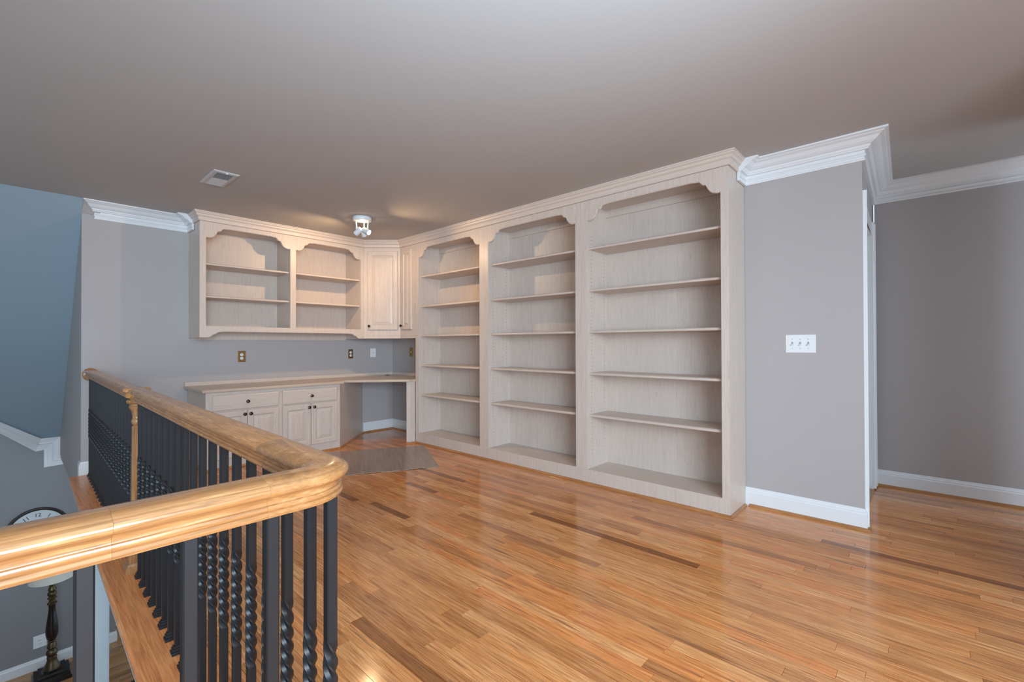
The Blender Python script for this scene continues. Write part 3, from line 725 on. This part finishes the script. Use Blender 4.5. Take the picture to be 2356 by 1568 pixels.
# ------------------------------------------------------------------ plates on the walls
def plate(name, M4, w, h, mat, label, cat, kind, group=None):
    root = bpy.data.objects.new(name, None); C.objects.link(root); root.matrix_world = M4; root.empty_display_size = 0.05
    tag(root, label, cat, group); bpy.context.view_layer.update()
    def B(mb, nm, mt, par): return mb.build(nm, mt, par)
    mb = MB()
    def ring(i, y): return [(-w/2+i, y, -h/2+i), (w/2-i, y, -h/2+i), (w/2-i, y, h/2-i), (-w/2+i, y, h/2-i)]
    mb.rings([ring(0, 0), ring(0, -0.002), ring(0.003, -0.005)])
    p = B(mb, 'cover_plate', mat, root)
    if kind == 'outlet':
        for zz in (0.0195, -0.0195):
            mb = MB(); mb.lathe([(0.0165, 0.004), (0.0165, 0.0065), (0.015, 0.0075), (0.0, 0.0075)], (0, 0, zz), 20, (0, -1, 0)); q_ = B(mb, 'receptacle', M['white_plastic'], root)
            mb = MB(); mb.box(-0.007, -0.005, -0.0082, -0.0074, zz-0.001, zz+0.008); mb.box(0.005, 0.007, -0.0082, -0.0074, zz-0.001, zz+0.008); mb.box(-0.002, 0.002, -0.0082, -0.0074, zz-0.010, zz-0.006)
            B(mb, 'slots', M['dark'], q_)
        mb = MB(); mb.lathe([(0.003, 0.004), (0.003, 0.006), (0.0, 0.0062)], (0, 0, 0), 10, (0, -1, 0)); B(mb, 'screw', mat, root)
    if kind == 'jack':
        mb = MB(); mb.lathe([(0.006, 0.004), (0.006, 0.007), (0.0035, 0.008), (0.0035, 0.014), (0.0, 0.014)], (0, 0, 0), 12, (0, -1, 0)); B(mb, 'jack', M['slot_grey'], root)
    if kind == 'switch':
        mb = MB(); mb.box(-0.0055, 0.0055, -0.0056, -0.004, -0.012, 0.012); B(mb, 'toggle_slot', M['slot_grey'], root)
        mb = MB(); mb.prism([(-0.0055, -0.004), (-0.016, 0.002), (-0.0155, 0.008), (-0.0055, 0.006)], -0.004, 0.004, 'x'); B(mb, 'toggle', M['white_plastic'], root)
    if kind == 'triple':
        for i in (-1, 0, 1):
            c = i*0.046
            mb = MB(); mb.box(c-0.0055, c+0.0055, -0.0056, -0.004, -0.0125, 0.0125); s2 = B(mb, 'toggle_slot', M['slot_grey'], root)
            up_ = -1 if i != 1 else -1
            mb = MB(); mb.prism([(-0.0055, up_*0.001), (-0.017, up_*0.007), (-0.0165, up_*0.012), (-0.0055, up_*0.009)], c-0.0045, c+0.0045, 'x'); B(mb, 'toggle', M['white_plastic'], s2)
            for zz in (0.030, -0.030):
                mb = MB(); mb.lathe([(0.0028, 0.004), (0.0028, 0.0058), (0.0, 0.006)], (c, 0, zz), 10, (0, -1, 0)); B(mb, 'screw', M['slot_grey'], root)
    return root
MR = lambda x, y, z: Matrix(((0, 1, 0, x), (-1, 0, 0, y), (0, 0, 1, z), (0, 0, 0, 1)))
MBk = lambda x, y, z: Matrix.Translation((x, y, z))
plate('wall_outlet', MBk(1.683, YB, 1.036), 0.076, 0.120, M['brass'], 'brass-plated double outlet on the back wall under the left bay of the wall cabinet', 'outlet', 'outlet')
plate('wall_outlet', MBk(2.949, YB, 1.042), 0.066, 0.118, M['brass'], 'brass-plated double outlet near the room corner, left of the white cable plate', 'outlet', 'outlet')
plate('cable_plate', MBk(3.274, YB, 1.052), 0.080, 0.118, M['white_plastic'], 'blank white plate with one small cable jack, right above the corner desk', 'wall plate', 'jack')
plate('light_switch', MR(XR_W, 5.082, 1.061), 0.078, 0.118, M['brass'], 'brass-plated single switch on the short wall beside the leftmost bookcase', 'switch', 'switch')
plate('switch_plate', MR(XR_W, 0.643, 1.158), 0.176, 0.122, M['white_plastic'], 'white triple toggle switch plate on the wall right of the bookcases', 'switch', 'triple')

# ------------------------------------------------------------------ ceiling vent
root = empty('ceiling_vent', (1.068, 4.02, H), 0, 'small rectangular metal air vent set in the ceiling', 'vent')
mb = MB(); x0, x1, y0, y1 = -0.085, 0.085, -0.19, 0.19
def fr(i, z): return [(x0+i, y0+i, z), (x1-i, y0+i, z), (x1-i, y1-i, z), (x0+i, y1-i, z)]
mb.rings([fr(0, 0), fr(0.002, -0.004), fr(0.012, -0.009), fr(0.030, -0.010), fr(0.032, -0.002)], cap=False)
mb.build('frame', M['vent'], root)
mb = MB(); mb.box(x0+0.031, x1-0.031, y0+0.031, y1-0.031, -0.0018, -0.0005); mb.build('duct_opening', M['dark'], root)
for k in range(17):
    yy = -0.150+k*0.01875; s_ = -1 if k < 8 else 1
    mb = MB(); mb.prism([(yy-0.005*s_, -0.002), (yy+0.004*s_, -0.010), (yy+0.0052*s_, -0.0094), (yy-0.0038*s_, -0.0015)], x0+0.031, x1-0.031, 'x')
    mb.build('louver', M['vent'], root)
mb = MB(); mb.box(-0.006, 0.006, y0-0.0, y0+0.02, -0.016, -0.008); mb.build('lever', M['white_metal'], root)

# ------------------------------------------------------------------ ceiling spotlight with three heads
LX, LY = 2.372, 4.212
root = empty('ceiling_spotlight', (LX, LY, H), 0, 'round white ceiling fixture with three swivel spot heads near the desk corner', 'ceiling light')
mb = MB(); mb.lathe([(0.088, 0.0), (0.092, -0.006), (0.092, -0.024), (0.086, -0.034), (0.070, -0.038), (0.0, -0.038)], (0, 0, 0), 36); mb.build('canopy', M['white_metal'], root)
fh = Vector((fw.x, fw.y, 0)).normalized(); rh = Vector((rr.x, rr.y, 0)).normalized(); Z = Vector((0, 0, 1))
heads = [(-rh*0.062, (-rh*0.80+fh*0.25-Z*0.62), 0.0), (rh*0.062, (rh*0.86-fh*0.28-Z*0.48), 1.0), (fh*0.062, (fh*0.62+rh*0.12-Z*0.80), 0.0)]
for st, dr, lit in heads:
    dr = dr.normalized(); top = Vector(st)+Vector((0, 0, -0.036)); piv = Vector(st)*0.9+Vector((0, 0, -0.112))
    mb = MB(); mb.lathe([(0.0075, 0.0), (0.0075, (piv-top).length)], top, 10, piv-top)
    mb.lathe([(0.0, -0.011), (0.011, -0.006), (0.011, 0.006), (0.0, 0.011)], piv, 12)
    arm = mb.build('arm', M['white_metal'], root)
    c0 = piv-dr*0.030-Vector(st).normalized()*0.022+Vector((0, 0, -0.02))
    mb = MB(); mb.lathe([(0.0, 0.0), (0.024, 0.001), (0.028, 0.007), (0.028, 0.078), (0.0265, 0.078), (0.0265, 0.066), (0.0, 0.066)], c0, 22, dr)
    hd = mb.build('spot_head', M['white_metal'], arm)
    mb = MB(); mb.lathe([(0.0, 0.068), (0.0235, 0.068), (0.022, 0.0715), (0.0, 0.074)], c0, 22, dr); mb.build('bulb', M['bulb'], arm)
    pos = Vector((LX, LY, H))+c0+dr*0.080
    warm = (1.0, 0.66, 0.36)
    spot('spot_lamp', pos, dr, 14.0 if abs(dr.z) > 0.7 else 19.0, R(122 if lit else 155), 0.7, warm)
# stray light from the open backs of the heads
l = bpy.data.lights.new('spot_spill', 'POINT'); l.energy = 0.22; l.color = (1.0, 0.80, 0.50); l.shadow_soft_size = 0.006
o = bpy.data.objects.new('spot_spill', l); C.objects.link(o); o.location = (LX, LY, H-0.085)

# ------------------------------------------------------------------ downstairs: clock, lamp, outlet, chair, column
cx_, cz_ = 0.212, -1.10
root = empty('wall_clock', (cx_, Y_LOW, cz_), 0, 'large round dark-rimmed wall clock on the lower wall, partly behind the handrail', 'clock')
mb = MB(); mb.lathe([(0.283, 0.0), (0.286, 0.015), (0.280, 0.028), (0.270, 0.032), (0.260, 0.026), (0.252, 0.018), (0.249, 0.012)], (0, 0, 0), 56, (0, -1, 0), cap=False); mb.build('rim', M['clockrim'], root)
mb = MB(); mb.lathe([(0.250, 0.008), (0.250, 0.014), (0.0, 0.014)], (0, 0, 0), 56, (0, -1, 0)); face = mb.build('dial', M['clockface'], root)
for k in range(1, 13):
    cu = bpy.data.curves.new('num', 'FONT'); cu.body = str(k); cu.size = 0.062; cu.align_x = 'CENTER'; cu.align_y = 'CENTER'; cu.extrude = 0.0006
    tmp = bpy.data.objects.new('tmp', cu); C.objects.link(tmp); bpy.context.view_layer.update()
    me = bpy.data.meshes.new_from_object(tmp.evaluated_get(bpy.context.evaluated_depsgraph_get()))
    bpy.data.objects.remove(tmp); me.materials.clear(); me.materials.append(M['dark'])
    a = R(30*k)
    rot = Matrix.Rotation(R(90), 4, 'X')
    up2 = -a if k in (10, 11, 12, 1, 2) else -a+math.pi
    me.transform(Matrix.Translation((math.sin(a)*0.195, -0.0150, math.cos(a)*0.195)) @ rot @ Matrix.Rotation(up2, 4, 'Z'))
    o = bpy.data.objects.new('numeral', me); C.objects.link(o); o.parent = face
for nm, a, L in (('hour_hand', R(305), 0.11), ('minute_hand', R(60), 0.15)):
    mb = MB(); d_ = Vector((math.sin(a), 0, math.cos(a))); n_ = Vector((d_.z, 0, -d_.x))
    mb.rings([[d_*-0.02+n_*0.004+Vector((0,yy,0)), d_*L+Vector((0,yy,0)), d_*-0.02-n_*0.004+Vector((0,yy,0))] for yy in (-0.017, -0.019)]); mb.build(nm, M['dark'], root)

lx, ly = 0.325, 7.72
root = empty('floor_lamp', (lx, ly, Z_LOW), 0, 'turned black and bronze lamp with cream shade standing on the lower floor', 'lamp')
mb = MB()
def rs_(w, z): return [(-w, -w, z), (w, -w, z), (w, w, z), (-w, w, z)]
mb.rings([rs_(0.165, 0.0), rs_(0.165, 0.035), rs_(0.155, 0.045), rs_(0.150, 0.075), rs_(0.120, 0.085), rs_(0.115, 0.110), rs_(0.075, 0.118)]); mb.build('base', M['lampblack'], root)
pz = lambda v: 1.16-(v-791)/1050.8*5.455-Z_LOW
mb = MB(); mb.lathe([(0.075, 0.118), (0.070, 0.15), (0.052, 0.19), (0.042, 0.23), (0.046, 0.25), (0.036, 0.262)], (0,0,0), 20); mb.build('lower_bell', M['gold'], root)
mb = MB(); mb.lathe([(0.036, 0.262), (0.050, 0.285), (0.053, 0.305), (0.045, 0.33), (0.030, 0.345), (0.044, 0.365), (0.040, 0.40), (0.030, 0.425), (0.038, 0.44), (0.030, 0.45)], (0,0,0), 20); mb.build('lower_knop', M['gold'], root)
mb = MB(); mb.lathe([(0.030, 0.45), (0.046, 0.475), (0.056, 0.53), (0.056, 0.58), (0.048, 0.66), (0.036, 0.76), (0.030, 0.83), (0.033, 0.87)], (0,0,0), 24); mb.build('column', M['lampblack'], root)
mb = MB(); mb.lathe([(0.033, 0.87), (0.044, 0.88), (0.044, 0.89), (0.028, 0.905), (0.028, 0.93), (0.044, 0.945), (0.028, 0.965), (0.042, 0.99), (0.040, 1.01), (0.026, 1.025), (0.038, 1.045), (0.030, 1.07), (0.024, 1.09), (0.034, 1.12), (0.034, 1.17), (0.02, 1.19), (0.012, 1.20), (0.012, 1.30)], (0,0,0), 20); mb.build('upper_knop', M['gold'], root)
mb = MB(); mb.lathe([(0.200, 1.175), (0.204, 1.175), (0.150, 1.47), (0.146, 1.47), (0.199, 1.18)], (0,0,0), 36); mb.build('lamp_shade', M['shade'], root)
plate('wall_outlet', MBk(0.236, Y_LOW, -2.448), 0.115, 0.15, M['white_plastic'], 'white outlet plate low on the downstairs wall beside the lamp', 'outlet', 'outlet')
mb = MB(); pts = [(0.33, 7.86, Z_LOW+0.01), (0.42, 7.93, Z_LOW+0.012), (0.50, 7.88, Z_LOW+0.01), (0.56, 7.96, Z_LOW+0.06), (0.60, 8.0, Z_LOW+0.02)]
cu = bpy.data.curves.new('lamp_cord', 'CURVE'); cu.dimensions = '3D'; sp = cu.splines.new('BEZIER'); sp.bezier_points.add(len(pts)-1)
for bp_, p in zip(sp.bezier_points, pts): bp_.co = p; bp_.handle_left_type = bp_.handle_right_type = 'AUTO'
cu.bevel_depth = 0.004; cu.bevel_resolution = 2
tmp = bpy.data.objects.new('tmp', cu); C.objects.link(tmp); bpy.context.view_layer.update()
me = bpy.data.meshes.new_from_object(tmp.evaluated_get(bpy.context.evaluated_depsgraph_get())); bpy.data.objects.remove(tmp)
me.materials.clear(); me.materials.append(M['leather'])
o = bpy.data.objects.new('lamp_cord', me); C.objects.link(o); tag(o, 'dark cord curling on the lower floor beside the lamp base', 'cord')
mb = MB(); mb.lathe([(0.085, 0.0), (0.085, 0.06), (0.075, 0.09), (0.068, 0.10), (0.068, 2.40), (0.080, 2.42), (0.085, 2.50), (0.085, 2.51)], (0.418, 4.47, Z_LOW), 32)
o = mb.build('support_column', M['column']); tag(o, 'round pale column standing under the balcony edge on the lower floor', 'column')
# armchair downstairs, only its rounded back shows
root = empty('armchair', (0.83, 5.80, Z_LOW), R(200), 'black upholstered armchair on the lower floor, top of its rounded back visible', 'chair')
mb = MB(); n = 18; rs = []
for i in range(n+1):
    a = R(-20+220*i/n); ca, sa = math.cos(a), math.sin(a); hh = 0.62+0.22*max(0, math.sin(a))
    rs.append([(ca*0.36, sa*0.34, 0.14), (ca*0.36, sa*0.34, hh-0.03), (ca*0.34, sa*0.32, hh), (ca*0.30, sa*0.28, hh), (ca*0.28, sa*0.26, hh-0.03), (ca*0.28, sa*0.26, 0.14)])
mb.rings(rs, smooth=True); mb.build('backrest', M['leather'], root)
mb = MB(); mb.cbox(-0.27, 0.27, -0.30, 0.22, 0.30, 0.44, 0.03); mb.build('seat', M['leather'], root)
mb = MB(); mb.box(-0.27, 0.27, -0.27, 0.2, 0.14, 0.30); mb.build('seat_base', M['leather'], root)
for sx in (-1, 1):
    for sy in (-1, 1):
        mb = MB(); mb.lathe([(0.014, 0), (0.02, 0.14)], (sx*0.24, sy*0.20-0.02, 0), 10); mb.build('leg', M['clockrim'], root)
